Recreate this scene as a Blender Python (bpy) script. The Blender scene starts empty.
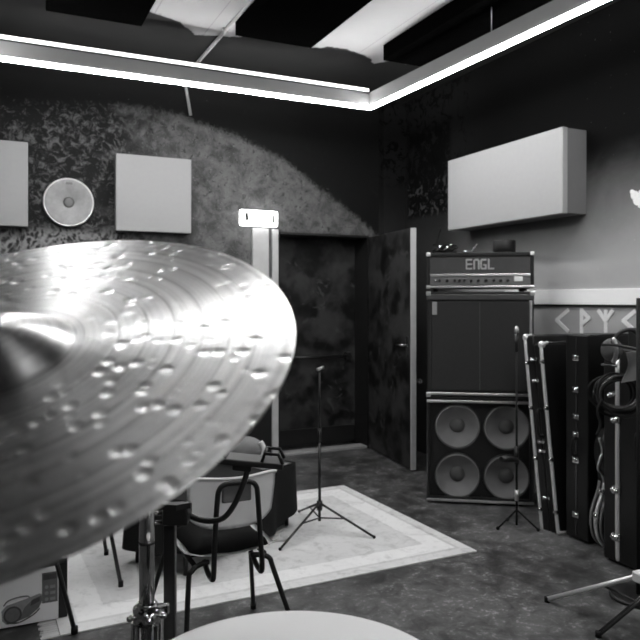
import bpy, bmesh, math, random
from mathutils import Vector, Matrix, Euler
random.seed(7)
PI = math.pi
SC = bpy.context.scene
COL = SC.collection

# ------------------------------------------------------------------ materials
class G:
    """tiny wrapper to write node expressions"""
    def __init__(s, name):
        s.m = bpy.data.materials.new(name); s.m.use_nodes = True
        s.nt = s.m.node_tree; s.b = s.nt.nodes['Principled BSDF']
    def n(s, t, **kw):
        nd = s.nt.nodes.new(t)
        for k, v in kw.items(): setattr(nd, k, v)
        return nd
    def put(s, sock, v):
        if isinstance(v, bpy.types.NodeSocket): s.nt.links.new(v, sock)
        else: sock.default_value = v
    def math(s, op, a, b=0.0, c=None, clamp=False):
        nd = s.n('ShaderNodeMath', operation=op, use_clamp=clamp)
        s.put(nd.inputs[0], a); s.put(nd.inputs[1], b)
        if c is not None: s.put(nd.inputs[2], c)
        return nd.outputs[0]
    def pos(s, kind='world'):
        if kind == 'world': return s.n('ShaderNodeNewGeometry').outputs['Position']
        return s.n('ShaderNodeTexCoord').outputs['Object']
    def sep(s, v):
        nd = s.n('ShaderNodeSeparateXYZ'); s.put(nd.inputs[0], v); return nd.outputs
    def noise(s, v, scale, detail=4, rough=.55, dist=0.0):
        nd = s.n('ShaderNodeTexNoise'); s.put(nd.inputs['Vector'], v)
        nd.inputs['Scale'].default_value = scale; nd.inputs['Detail'].default_value = detail
        nd.inputs['Roughness'].default_value = rough; nd.inputs['Distortion'].default_value = dist
        return nd.outputs[0]
    def voro(s, v, scale, feature='F1', rnd=1.0):
        nd = s.n('ShaderNodeTexVoronoi', feature=feature); s.put(nd.inputs['Vector'], v)
        nd.inputs['Scale'].default_value = scale; nd.inputs['Randomness'].default_value = rnd
        return nd.outputs[0]
    def ramp(s, x, a, b):      # smooth 0..1 between a and b
        nd = s.n('ShaderNodeMapRange', interpolation_type='SMOOTHSTEP')
        s.put(nd.inputs[0], x); nd.inputs[1].default_value = a; nd.inputs[2].default_value = b
        nd.inputs[3].default_value = 0; nd.inputs[4].default_value = 1
        return nd.outputs[0]
    def curve(s, x, pts):      # piecewise linear value curve, any range
        x0, x1 = pts[0][0], pts[-1][0]; ys = [p[1] for p in pts]; y0, y1 = min(ys), max(ys)
        t = s.math('DIVIDE', s.math('SUBTRACT', x, x0), x1 - x0, clamp=True)
        cr = s.n('ShaderNodeValToRGB'); el = cr.color_ramp.elements
        while len(el) < len(pts): el.new(.5)
        for e, p in zip(el, pts):
            e.position = (p[0] - x0) / (x1 - x0)
        for e, p in zip(el, pts):
            v = (p[1] - y0) / (y1 - y0); e.color = (v, v, v, 1)
        s.put(cr.inputs[0], t)
        return s.math('MULTIPLY_ADD', cr.outputs[0], y1 - y0, y0)
    def mix(s, f, a, b):       # scalar mix
        nd = s.n('ShaderNodeMix', data_type='FLOAT'); s.put(nd.inputs[0], f); s.put(nd.inputs[2], a); s.put(nd.inputs[3], b)
        return nd.outputs[0]
    def color(s, v):
        nd = s.n('ShaderNodeCombineColor')
        for i in range(3): s.put(nd.inputs[i], v)
        s.nt.links.new(nd.outputs[0], s.b.inputs['Base Color'])
    def bump(s, h, strength=.3, dist=.01):
        nd = s.n('ShaderNodeBump'); nd.inputs['Strength'].default_value = strength; nd.inputs['Distance'].default_value = dist
        s.put(nd.inputs['Height'], h); s.nt.links.new(nd.outputs[0], s.b.inputs['Normal']); return nd
    def set(s, rough=.5, metal=0.0, spec=.5):
        s.put(s.b.inputs['Roughness'], rough); s.put(s.b.inputs['Metallic'], metal)
        s.put(s.b.inputs['Specular IOR Level'], spec); return s.m

def plain(name, v, rough=.5, metal=0.0, spec=.4, var=.12, scale=14, bump=0.0):
    g = G(name); p = g.pos('object'); n = g.noise(p, scale)
    g.color(g.math('MULTIPLY_ADD', n, 2 * var * v, v * (1 - var)))
    if bump: g.bump(g.noise(p, scale * 8, 3), bump, .004)
    return g.set(rough, metal, spec)

M = {}
M['chrome'] = plain('chrome', .72, .14, 1.0, var=.05)
M['steel'] = plain('brushed_aluminium', .68, .34, 1.0, var=.08)
M['dark_chrome'] = plain('black_chrome', .08, .25, .6)
M['black_metal'] = plain('black_painted_metal', .012, .38, 0, .5)
M['black_plastic'] = plain('black_plastic', .01, .45, 0, .4)
M['tolex'] = plain('black_vinyl_covering', .008, .55, 0, .35, bump=.25, scale=30)
M['case_black'] = plain('black_case_laminate', .005, .42, 0, .4)
M['rubber'] = plain('black_rubber', .01, .7, 0, .2)
M['grille'] = plain('speaker_grille_cloth', .03, .8, 0, .2, bump=.3, scale=40)
M['cone'] = plain('speaker_cone_paper', .17, .6, 0, .3)
M['cap'] = plain('speaker_dust_cap', .09, .5, 0, .3)
M['white_paint'] = plain('white_paint', .78, .5, 0, .3, var=.05)
M['off_white'] = plain('worn_white_paint', .5, .55, 0, .3, var=.15)
M['fabric_panel'] = plain('white_acoustic_fabric', .36, .95, 0, .1, var=.04, scale=30)
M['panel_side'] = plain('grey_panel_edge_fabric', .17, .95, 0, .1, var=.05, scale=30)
M['black_foam'] = plain('black_acoustic_panel', .0015, .95, 0, .0)
M['chair_shell'] = plain('grey_white_plastic_shell', .82, .4, 0, .4, var=.05)
M['cloth_black'] = plain('black_cloth', .010, .8, 0, .25, bump=.3, scale=20)
M['cloth_grey'] = plain('grey_cloth', .20, .85, 0, .2, bump=.4, scale=16)
M['head'] = plain('coated_drum_head', .88, .45, 0, .3, var=.06, scale=5)
M['shell'] = plain('black_drum_lacquer', .012, .18, 0, .5)
M['profile'] = plain('grey_light_profile', .22, .45, .3, .4, var=.06)
M['paper'] = plain('white_paper', .80, .8, 0, .2, var=.03)
M['card_black'] = plain('black_print', .012, .5)
M['card_grey'] = plain('grey_print', .16, .5, var=.3, scale=30)
M['card_mid'] = plain('mid_grey_print', .30, .5, var=.3, scale=24)
M['card_dark'] = plain('dark_grey_print', .07, .5, var=.4, scale=30)
M['amp_face'] = plain('grey_amp_fascia', .07, .4, .4, .4, var=.2)
M['amp_panel'] = plain('light_amp_control_panel', .22, .35, .6, .4, var=.2)
M['logo'] = plain('silver_logo', .5, .35, .5)
M['conduit'] = plain('grey_conduit', .35, .4)
M['trim'] = plain('bright_aluminium_trim', .85, .42, .7, .5, var=.05)
M['rune'] = plain('white_chalky_paint', .75, .8, 0, .1, var=.15, scale=60)
M['card_white'] = plain('white_carton', .88, .6, 0, .3, var=.05)

def emit(name, strength):
    g = G(name); g.color(.9)
    g.b.inputs['Emission Color'].default_value = (1, 1, 1, 1)
    g.b.inputs['Emission Strength'].default_value = strength
    return g.set(.5)
M['led'] = emit('white_led_diffuser', 62.0)
M['led_up'] = emit('white_led_upper_diffuser', 1.6)
M['led_fill'] = emit('added_fill_diffuser', 60.0)  # for the added fill lamps behind the camera
M['led_added'] = emit('added_led_upper_diffuser', 36.0)  # for the added upper strips on the unseen frame arms
M['exit_lit'] = emit('lit_exit_diffuser', 7.0)

def m_floor():
    g = G('mottled_concrete_floor'); p = g.pos()
    a = g.noise(p, 1.6, 6, .6, .4); b = g.noise(p, 9, 6, .7, .6); c = g.noise(p, 38, 4, .7)
    v = g.math('ADD', g.math('MULTIPLY', a, .5), g.math('MULTIPLY', b, .5))
    v = g.ramp(v, .38, .62)
    spot = g.ramp(g.math('ADD', g.math('MULTIPLY', c, .6), g.math('MULTIPLY', b, .4)), .53, .64)
    col = g.math('MULTIPLY_ADD', v, .10, .024)
    col = g.math('MULTIPLY_ADD', g.math('MULTIPLY', spot, v), .16, col)
    g.color(col); g.bump(b, .15, .01)
    return g.set(g.math('MULTIPLY_ADD', b, .25, .38), 0, .45)
M['floor'] = m_floor()

def m_back():
    g = G('painted_back_wall'); p = g.pos(); x, y, z = g.sep(p)[:3]
    zb = g.curve(x, [(-1.5, 3.0), (.07, 3.09), (.53, 3.12), (1.0, 3.17), (1.54, 3.15), (1.72, 3.09), (2.08, 3.01), (2.53, 2.83), (2.89, 2.60), (3.36, 2.30), (3.6, 2.13), (3.9, 2.0)])
    n1 = g.noise(p, 7, 6, .7, .5); n2 = g.noise(p, 24, 6, .72, .6); n3 = g.noise(p, 3.2, 4, .6, 1.5)
    d = g.math('SUBTRACT', g.math('SUBTRACT', z, zb), g.math('MULTIPLY', g.math('SUBTRACT', n2, .5), .22))
    upper = g.ramp(d, -.03, .05)
    plaster = g.math('MULTIPLY_ADD', g.ramp(n1, .35, .65), .08, .055)
    plaster = g.mix(g.ramp(n2, .56, .64), plaster, .035)
    plaster = g.mix(g.ramp(g.noise(p, 60, 3, .6), .62, .70), plaster, .24)
    pw = g.n('ShaderNodeVectorMath', operation='ADD'); g.put(pw.inputs[0], p)
    nv = g.n('ShaderNodeTexNoise'); g.put(nv.inputs['Vector'], p); nv.inputs['Scale'].default_value = 4
    sc = g.n('ShaderNodeVectorMath', operation='SCALE'); g.put(sc.inputs[0], nv.outputs[1]); sc.inputs['Scale'].default_value = .5
    g.put(pw.inputs[1], sc.outputs[0])
    vor = g.voro(pw.outputs[0], 19)
    m1 = g.noise(p, 15, 6, .74, 1.2); m2 = g.noise(p, 4.5, 4, .6, .8)
    mural = g.ramp(g.math('ADD', g.math('MULTIPLY', m1, .75), g.math('MULTIPLY', m2, .35)), .53, .68)
    mural = g.math('MULTIPLY_ADD', mural, .11, .006)
    low = g.math('MULTIPLY_ADD', g.ramp(g.math('ADD', g.math('MULTIPLY', vor, .7), n2), .65, 1.05), .24, .02)
    mural = g.mix(g.ramp(z, 2.15, 2.0), mural, low)
    side = g.ramp(g.math('ADD', x, g.math('MULTIPLY', g.math('SUBTRACT', n3, .5), 1.3)), .85, 1.45)
    body = g.mix(side, mural, plaster)
    dado = g.ramp(g.math('ADD', z, g.math('MULTIPLY', n2, .1)), 1.35, 1.2)
    body = g.mix(dado, body, .014)
    up = g.math('MULTIPLY_ADD', g.ramp(n1, .55, .8), .006, .0035)
    fleck = g.math('MULTIPLY', g.ramp(n2, .66, .72), g.ramp(d, .42, .1))
    up = g.math('MULTIPLY_ADD', fleck, .09, up)
    g.color(g.mix(upper, body, up)); g.bump(n2, .25, .01)
    return g.set(.75, 0, .25)
M['back'] = m_back()

def m_right():
    g = G('spray_painted_right_wall'); p = g.pos(); x, y, z = g.sep(p)[:3]
    n1 = g.noise(p, 3, 4, .6, .6); n2 = g.noise(p, 9, 5, .65, 1.2); n3 = g.noise(p, 30, 3, .6)
    zz = g.math('ADD', z, g.math('MULTIPLY', g.math('SUBTRACT', n1, .5), .25))
    dark = g.math('POWER', g.ramp(zz, 1.75, 2.62), .6)
    grey = g.math('MULTIPLY_ADD', n1, .08, .33)
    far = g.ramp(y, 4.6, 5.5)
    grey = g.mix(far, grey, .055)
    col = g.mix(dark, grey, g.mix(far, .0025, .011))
    # old mural by the corner: dark figures with a few pale strokes
    inb = g.math('MULTIPLY', g.ramp(y, 5.28, 5.36), g.math('MULTIPLY', g.ramp(z, 2.28, 2.36), g.ramp(z, 3.25, 3.1)))
    inb = g.math('MULTIPLY', inb, g.ramp(y, 6.1, 6.0))
    fig = g.ramp(n2, .55, .60)
    pale = g.math('MULTIPLY', fig, g.ramp(z, 2.85, 2.6))
    col = g.mix(g.math('MULTIPLY', inb, g.ramp(n2, .38, .44)), col, g.math('MULTIPLY_ADD', pale, .05, .003))
    bl = g.math('MULTIPLY', g.ramp(n2, .53, .57), g.math('MULTIPLY', g.ramp(y, 4.9, 5.1), g.ramp(z, 2.6, 2.75)))
    col = g.mix(bl, col, .002)
    fl = g.math('MULTIPLY', g.ramp(n3, .71, .74), g.ramp(y, 3.9, 3.6))
    col = g.math('MULTIPLY_ADD', fl, .10, col)
    g.color(col); g.bump(n3, .12, .005)
    return g.set(.85, 0, .08)
M['right'] = m_right()

def m_ceil():
    g = G('part_painted_ceiling'); p = g.pos(); x, y, z = g.sep(p)[:3]
    yb = g.curve(x, [(-1.5, 4.3), (.5, 4.55), (1.0, 4.95), (1.1, 4.96), (1.25, 5.04), (1.41, 5.22), (1.52, 5.19), (1.68, 5.15), (1.8, 5.08), (2.32, 5.11), (2.45, 5.02), (2.63, 5.01), (2.87, 5.1), (2.97, 5.22), (3.05, 5.1), (3.9, 5.1)])
    n = g.noise(p, 14, 4, .6); n1 = g.noise(p, 2.5, 3)
    d = g.math('ADD', g.math('MAXIMUM', g.math('SUBTRACT', y, yb), g.math('MAXIMUM', g.math('SUBTRACT', 1.25, y), g.math('SUBTRACT', x, 3.46))), g.math('MULTIPLY', g.math('SUBTRACT', n, .5), .10))  # dark zone over the kit is added, unseen; it darkens the cymbal's reflection
    m = g.ramp(d, -.012, .012)
    seam = g.ramp(g.math('ABSOLUTE', g.math('SUBTRACT', g.math('FRACT', g.math('DIVIDE', x, .42)), .5)), .012, .006)
    w = g.math('MULTIPLY_ADD', n1, .08, .34)
    w = g.mix(seam, w, .28)
    g.color(g.mix(m, w, g.math('MULTIPLY_ADD', n1, .010, .016)))
    return g.set(.8, 0, .2)
M['ceil'] = m_ceil()
M['other_wall'] = plain('dark_grey_wall_paint', .10, .8, 0, .2, var=.3, scale=2)

def m_collage():
    g = G('dark_collage_door'); p = g.pos(); x, y, z = g.sep(p)[:3]
    nv = g.n('ShaderNodeTexNoise'); g.put(nv.inputs['Vector'], p); nv.inputs['Scale'].default_value = 3.5; nv.inputs['Detail'].default_value = 3
    sc = g.n('ShaderNodeVectorMath', operation='SCALE'); g.put(sc.inputs[0], nv.outputs[1]); sc.inputs['Scale'].default_value = .6
    pw = g.n('ShaderNodeVectorMath', operation='ADD'); g.put(pw.inputs[0], p); g.put(pw.inputs[1], sc.outputs[0])
    v = g.voro(pw.outputs[0], 4.5, 'SMOOTH_F1'); n = g.noise(p, 7, 5, .6, .9)
    a = g.ramp(g.math('ADD', v, g.math('MULTIPLY', n, .5)), .42, .95)
    c = g.math('MULTIPLY_ADD', a, .04, .002)
    c = g.mix(g.ramp(n, .60, .66), c, .05)
    g.color(c)
    return g.set(.5, 0, .35)
M['collage'] = m_collage()

def m_rug():
    g = G('worn_pale_rug'); p = g.pos('object'); x, y, z = g.sep(p)[:3]
    ex = g.math('SUBTRACT', 1.16, g.math('ABSOLUTE', x)); ey = g.math('SUBTRACT', .81, g.math('ABSOLUTE', y))
    e = g.math('MINIMUM', ex, ey)
    n = g.noise(p, 3.2, 5, .65, .5); n2 = g.noise(p, 24, 4, .65)
    e = g.math('ADD', e, g.math('MULTIPLY', g.math('SUBTRACT', n2, .5), .02))
    l1 = g.math('MULTIPLY', g.ramp(e, .05, .06), g.ramp(e, .085, .075))
    l2 = g.math('MULTIPLY', g.ramp(e, .21, .22), g.ramp(e, .26, .25))
    band = g.math('MULTIPLY', g.ramp(e, .07, .08), g.ramp(e, .22, .21))
    field = g.ramp(e, .25, .27)
    v = g.math('MULTIPLY_ADD', n, .14, .60)
    v = g.math('MULTIPLY_ADD', band, .10, v)
    v = g.math('MULTIPLY_ADD', l2, -.04, v); v = g.math('MULTIPLY_ADD', l1, -.08, v)
    vor = g.voro(p, 3.2); med = g.math('MULTIPLY', g.ramp(g.math('ADD', vor, g.math('MULTIPLY', n2, .3)), .42, .55), field)
    v = g.math('MULTIPLY_ADD', med, -.05, v)
    v = g.math('MULTIPLY_ADD', g.ramp(g.noise(p, 7, 5, .7, 1.2), .5, .68), -.13, v)
    v = g.math('MULTIPLY_ADD', g.ramp(n2, .5, .75), -.08, v)
    g.color(v); g.bump(n2, .35, .004)
    return g.set(.95, 0, .1)
M['rug'] = m_rug()
M['fringe'] = plain('cream_rug_fringe', .6, .9, 0, .1)

def m_cymbal():
    g = G('hammered_bronze_cymbal'); p = g.pos('object'); x, y, z = g.sep(p)[:3]
    r = g.math('SQRT', g.math('ADD', g.math('MULTIPLY', x, x), g.math('MULTIPLY', y, y)))
    flat = g.n('ShaderNodeCombineXYZ'); g.put(flat.inputs[0], x); g.put(flat.inputs[1], y)
    fv = flat.outputs[0]
    n = g.noise(fv, 22, 4, .6); n2 = g.noise(fv, 90, 3, .6)
    rv = g.n('ShaderNodeCombineXYZ'); g.put(rv.inputs[0], g.math('MULTIPLY', r, 1.0))
    lathe = g.noise(rv.outputs[0], 420, 2, .6)           # fine turning grooves
    groove = g.noise(rv.outputs[0], 110, 3, .6)
    line = g.ramp(g.noise(rv.outputs[0], 150, 2, .5), .66, .74)
    ham = g.ramp(g.voro(fv, 54), .42, .05)
    stain = g.ramp(n, .45, .75)
    col = g.math('MULTIPLY_ADD', stain, -.14, .80)
    col = g.math('MULTIPLY_ADD', g.ramp(groove, .38, .62), .22, col)
    col = g.math('MULTIPLY_ADD', ham, .16, col)
    rim = g.math('MULTIPLY', g.ramp(r, .222, .25), g.ramp(n2, .45, .65))
    col = g.math('MULTIPLY_ADD', rim, -.14, col)
    col = g.math('MULTIPLY_ADD', line, -.30, col)
    for r0, wd, dk in ((.0665, .0012, .35), (.0735, .0008, .3), (.1035, .0011, .4), (.128, .0010, .25), (.151, .0012, .3), (.176, .0010, .25), (.199, .0012, .3), (.222, .0010, .25)):
        q = g.math('ABSOLUTE', g.math('SUBTRACT', r, r0))
        col = g.math('MULTIPLY_ADD', g.ramp(q, wd, wd * .4), -dk, col)
    col = g.math('MAXIMUM', col, .05)
    g.color(col)
    outer = g.ramp(r, .075, .10)
    h = g.math('MULTIPLY', g.math('MULTIPLY', ham, outer), -.72)
    h = g.math('MULTIPLY_ADD', lathe, .035, h)
    h = g.math('MULTIPLY_ADD', groove, .16, h)
    g.bump(h, .45, .0022)
    t = g.n('ShaderNodeTangent', direction_type='RADIAL', axis='Z')
    g.nt.links.new(t.outputs[0], g.b.inputs['Tangent'])
    g.b.inputs['Anisotropic'].default_value = .86
    g.b.inputs['Anisotropic Rotation'].default_value = CYM_ROT
    return g.set(g.math('MULTIPLY_ADD', n, .10, .35), 1.0, .5)
CYM_ROT = 0.25
M['cymbal'] = m_cymbal()

# ------------------------------------------------------------------ mesh helpers
class MB:
    def __init__(s): s.bm = bmesh.new()
    def merge(s, o, mat=None):
        me = bpy.data.meshes.new('t'); o.to_mesh(me); o.free()
        if mat is not None: me.transform(mat)
        s.bm.from_mesh(me); bpy.data.meshes.remove(me); return s
    def box(s, lo, hi, bev=0.0, mat=None, seg=2):
        b = bmesh.new(); bmesh.ops.create_cube(b, size=1)
        for v in b.verts:
            v.co = Vector([lo[i] + (v.co[i] + .5) * (hi[i] - lo[i]) for i in range(3)])
        if bev: bmesh.ops.bevel(b, geom=list(b.edges), offset=bev, segments=seg, affect='EDGES', profile=.5)
        return s.merge(b, mat)
    def cyl(s, a, b_, r, r2=None, seg=20, cap=True, bev=0.0):
        a, b_ = Vector(a), Vector(b_); d = b_ - a; L = d.length
        b = bmesh.new()
        bmesh.ops.create_cone(b, cap_ends=cap, segments=seg, radius1=r, radius2=r if r2 is None else r2, depth=L)
        if bev: bmesh.ops.bevel(b, geom=[e for e in b.edges if all(abs(abs(v.co.z) - L / 2) < 1e-6 for v in e.verts)], offset=bev, segments=2, affect='EDGES')
        for f in b.faces: f.smooth = len(f.verts) == 4
        m = Matrix.Translation((a + b_) / 2) @ d.to_track_quat('Z', 'Y').to_matrix().to_4x4()
        return s.merge(b, m)
    def tube(s, pts, r, seg=12, smooth=4, close=False, taper=None):
        P = [Vector(p) for p in pts]
        if smooth and len(P) > 2:
            Q = []; n = len(P); rng = n if close else n - 1
            for i in range(rng):
                if close: p0, p1, p2, p3 = P[(i - 1) % n], P[i], P[(i + 1) % n], P[(i + 2) % n]
                else: p0, p1, p2, p3 = P[max(i - 1, 0)], P[i], P[i + 1], P[min(i + 2, n - 1)]
                for k in range(smooth):
                    t = k / smooth
                    Q.append(.5 * ((2 * p1) + (p2 - p0) * t + (2 * p0 - 5 * p1 + 4 * p2 - p3) * t * t + (3 * p1 - p0 - 3 * p2 + p3) * t ** 3))
            if not close: Q.append(P[-1])
            P = Q
        b = bmesh.new(); rings = []; n = len(P); up = None
        for i, p in enumerate(P):
            if close: d = P[(i + 1) % n] - P[i - 1]
            else: d = P[min(i + 1, n - 1)] - P[max(i - 1, 0)]
            d.normalize()
            if up is None: up = d.orthogonal().normalized()
            else:
                up = up - d * up.dot(d)
                up = up.normalized() if up.length > 1e-6 else d.orthogonal().normalized()
            sd = d.cross(up); rr = r if taper is None else r * taper(i / max(n - 1, 1))
            rings.append([b.verts.new(p + (up * math.cos(2 * PI * k / seg) + sd * math.sin(2 * PI * k / seg)) * rr) for k in range(seg)])
        for i in range(n if close else n - 1):
            A, B = rings[i], rings[(i + 1) % n]
            for k in range(seg):
                b.faces.new((A[k], A[(k + 1) % seg], B[(k + 1) % seg], B[k])).smooth = True
        if not close:
            b.faces.new(rings[0][::-1]); b.faces.new(rings[-1])
        bmesh.ops.recalc_face_normals(b, faces=b.faces)
        return s.merge(b)
    def lathe(s, prof, seg=48, mat=None, smooth=True):
        b = bmesh.new(); rings = []
        for r, z in prof:
            if r < 1e-6: rings.append([b.verts.new((0, 0, z))])
            else: rings.append([b.verts.new((r * math.cos(2 * PI * k / seg), r * math.sin(2 * PI * k / seg), z)) for k in range(seg)])
        for A, B in zip(rings, rings[1:]):
            for k in range(seg):
                a0, a1 = A[k % len(A)], A[(k + 1) % len(A)]; b0, b1 = B[k % len(B)], B[(k + 1) % len(B)]
                vs = []
                for v in (a0, a1, b1, b0):
                    if v not in vs: vs.append(v)
                if len(vs) > 2:
                    f = b.faces.new(vs); f.smooth = smooth
        bmesh.ops.recalc_face_normals(b, faces=b.faces)
        return s.merge(b, mat)
    def prism(s, outline, h, mat=None, bev=0.0, smooth=False):   # outline in local xy, extruded along +z
        b = bmesh.new(); vs = [b.verts.new((x, y, 0)) for x, y in outline]; f = b.faces.new(vs)
        r = bmesh.ops.extrude_face_region(b, geom=[f])
        for v in r['geom']:
            if isinstance(v, bmesh.types.BMVert): v.co.z += h
        bmesh.ops.recalc_face_normals(b, faces=b.faces)
        if bev:
            bmesh.ops.bevel(b, geom=[e for e in b.edges if abs(e.verts[0].co.z - e.verts[1].co.z) < 1e-6], offset=bev, segments=2, affect='EDGES')
        if smooth:
            for f in b.faces: f.smooth = len(f.verts) == 4
        return s.merge(b, mat)
    def ball(s, c, r, seg=16, sc=(1, 1, 1), mat=None):
        b = bmesh.new(); bmesh.ops.create_uvsphere(b, u_segments=seg, v_segments=max(8, seg // 2), radius=r)
        for v in b.verts: v.co = Vector((v.co.x * sc[0] + c[0], v.co.y * sc[1] + c[1], v.co.z * sc[2] + c[2]))
        for f in b.faces: f.smooth = True
        return s.merge(b, mat)
    def grid(s, fn, nu, nv, thick=0.0, smooth=True):
        b = bmesh.new(); V = [[b.verts.new(fn(i / nu, j / nv)) for j in range(nv + 1)] for i in range(nu + 1)]
        for i in range(nu):
            for j in range(nv): b.faces.new((V[i][j], V[i + 1][j], V[i + 1][j + 1], V[i][j + 1])).smooth = smooth
        if thick: bmesh.ops.solidify(b, geom=list(b.faces), thickness=thick)
        return s.merge(b)
    def build(s, name, mat, parent=None, label=None):
        me = bpy.data.meshes.new(name); s.bm.to_mesh(me); s.bm.free()
        me.materials.append(M[mat] if isinstance(mat, str) else mat)
        o = bpy.data.objects.new(name, me); COL.objects.link(o)
        if parent is not None: o.parent = parent
        if label: o['label'] = label
        return o

def tag(o, label, cat, group=None):
    o['label'] = label; o['category'] = cat
    if group: o['group'] = group
    return o
def thing(name, label, cat, loc=(0, 0, 0), rz=0.0, group=None, rot=None):
    o = bpy.data.objects.new(name, None); COL.objects.link(o)
    o.empty_display_size = .1; o.location = loc; o.rotation_euler = rot if rot else (0, 0, rz)
    return tag(o, label, cat, group)
def struct(mb, name, mat, label=None, parent=None):
    o = mb.build(name, mat, parent)
    if parent is None: o['kind'] = 'structure'
    if label: o['label'] = label
    return o
def copy_tree(o, parent=None):
    c = o.copy(); COL.objects.link(c)
    if parent is not None: c.parent = parent
    for ch in list(o.children): copy_tree(ch, c)
    return c
def T(x, y, z): return Matrix.Translation((x, y, z))
def RX(a): return Matrix.Rotation(a, 4, 'X')
def RY(a): return Matrix.Rotation(a, 4, 'Y')
def RZ(a): return Matrix.Rotation(a, 4, 'Z')

# ------------------------------------------------------------------ the room
XL, XR, YN, YB, ZC = -2.4, 3.84, -2.6, 6.2, 3.52
DX0, DX1, DZ = 2.48, 3.47, 2.15                       # doorway in the back wall
struct(MB().box((XL - .2, YN - .2, -.1), (XR + .2, YB + .62, 0)), 'floor', 'floor', 'mottled dark concrete floor')
struct(MB().box((XL - .2, YN - .2, ZC), (XR + .2, YB + .2, ZC + .1)), 'ceiling', 'ceil', 'white ceiling with a ragged dark painted strip at the back')
struct(MB().box((XL - .2, YB, 0), (DX0, YB + .2, ZC)).box((DX1, YB, 0), (XR + .2, YB + .2, ZC)).box((DX0, YB, DZ), (DX1, YB + .2, ZC)),
       'wall_back', 'back', 'back wall with black upper paint, grey plaster and old mural')
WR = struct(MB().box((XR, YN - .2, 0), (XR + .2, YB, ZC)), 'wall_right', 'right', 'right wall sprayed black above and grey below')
struct(MB().box((XL - .2, YN, 0), (XL, YB, ZC)), 'wall_left', 'other_wall')
struct(MB().box((XL - .2, YN - .2, 0), (XR, YN, ZC)), 'wall_front', 'other_wall')
# boxed-in pier in the corner
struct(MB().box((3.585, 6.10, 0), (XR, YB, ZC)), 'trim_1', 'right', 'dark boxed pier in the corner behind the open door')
# door lobby behind the doorway
struct(MB().box((DX0, YB + .005, 0), (DX0 + .02, YB + .5, DZ)).box((DX1 - .012, YB + .005, 0), (DX1, YB + .5, DZ)).box((DX0, YB + .005, DZ - .02), (DX1, YB + .5, DZ)).box((DX0 - .12, YB + .2, 0), (DX0, YB + .5, DZ + .1)).box((DX1, YB + .2, 0), (DX1 + .12, YB + .5, DZ + .1)).box((DX0, YB + .2, DZ), (DX1, YB + .5, DZ + .1)),
       'trim_2', 'black_metal', 'black reveal of the doorway')
struct(MB().box((DX0, YB + .02, 0), (DX1, YB + .16, .022), .004), 'trim_3', 'conduit', 'pale worn threshold of the doorway')
# white door casing, left side
struct(MB().box((2.415, YB - .022, 0), (2.478, YB, DZ + .02), .003), 'trim_4', 'off_white', 'narrow white door casing')
struct(MB().box((2.215, YB - .035, 1.2), (2.375, YB, 2.17), .004), 'trim_5', 'off_white', 'wide pale board under the exit sign')
# closed outer door
D2 = struct(MB().box((DX0, YB + .28, .03), (DX1, YB + .33, DZ), .004), 'door_2', 'collage', 'closed outer door covered in dark collage')
pb = MB().cyl((DX0 + .06, YB + .235, .92), (DX1 - .08, YB + .235, .92), .016).box((DX0 + .05, YB + .22, .88), (DX0 + .11, YB + .28, .96), .006).box((DX1 - .14, YB + .22, .88), (DX1 - .08, YB + .28, .96), .006)
pb.build('push_bar', 'black_metal', D2, 'black panic push bar')
MB().box((DX0 + .02, YB + .268, .03), (DX1 - .02, YB + .28, .20), .003).build('kick_plate', 'black_metal', D2)
# open inner leaf
hx, hy = 3.478, 6.185; ex_, ey_ = 3.345, 5.19
L = math.hypot(ex_ - hx, ey_ - hy); ang = math.atan2(ey_ - hy, ex_ - hx)
D1 = struct(MB().box((0, -.022, .015), (L, .022, DZ - .02), .003), 'door_1', 'collage', 'open inner door leaf with dark collage surface')
D1.location = (hx, hy, 0); D1.rotation_euler = (0, 0, ang)
MB().box((L, -.026, .015), (L + .014, .026, DZ - .02), .003).build('door_edge', 'off_white', D1, 'pale metal edge strip of the open door')
hd = MB().box((L - .085, -.030, 1.0), (L - .04, -.022, 1.18), .003).cyl((L - .06, -.03, 1.10), (L - .06, -.075, 1.10), .009).cyl((L - .055, -.072, 1.10), (L - .19, -.072, 1.10), .009)
hd.build('door_handle', 'chrome', D1, 'chrome lever handle')
h2 = MB().box((L - .085, .022, .66), (L - .04, .030, .84), .003).cyl((L - .06, .03, .78), (L - .06, .085, .78), .010).ball((L - .06, .095, .78), .026)
h2.build('door_knob', 'chrome', D1, 'chrome knob on the far face')

# runes painted on the wall under the shelf
def strokes(segs, w=.028, x=XR):
    mb = MB()
    for i, ((y0, z0), (y1, z1)) in enumerate(segs):
        d = Vector((0, y1 - y0, z1 - z0)); Ln = d.length; a = math.atan2(d.z, d.y)
        mb.box((-.005 - .0012 * i, -w * .3, -w / 2), (.0005, Ln + w * .3, w / 2), 0, T(x, y0, z0) @ RX(a))
    return mb
for segs, lb in (
    ([((3.872, 1.425), (3.985, 1.35)), ((3.985, 1.35), (3.872, 1.272))], 'white painted angle rune, leftmost under the shelf'),
    ([((3.742, 1.432), (3.742, 1.27)), ((3.742, 1.425), (3.672, 1.372)), ((3.672, 1.372), (3.742, 1.325))], 'white painted rune like a pointed letter P'),
    ([((3.523, 1.425), (3.523, 1.275)), ((3.523, 1.355), (3.585, 1.425)), ((3.523, 1.355), (3.466, 1.425))], 'white painted rune like a trident'),
    ([((3.285, 1.425), (3.375, 1.362)), ((3.375, 1.362), (3.285, 1.298))], 'white painted angle rune, rightmost in view')):
    r = strokes(segs).build('painted_rune', 'rune', WR, lb)
sp = MB()
for y, z, r in ((3.285, 2.19, .030), (3.26, 2.155, .036), (3.305, 2.215, .016), (3.235, 2.20, .02), (3.24, 2.12, .02)):
    sp.cyl((XR + .0005, y, z), (XR - .003 - r * .06, y, z), r, seg=9)
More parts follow.
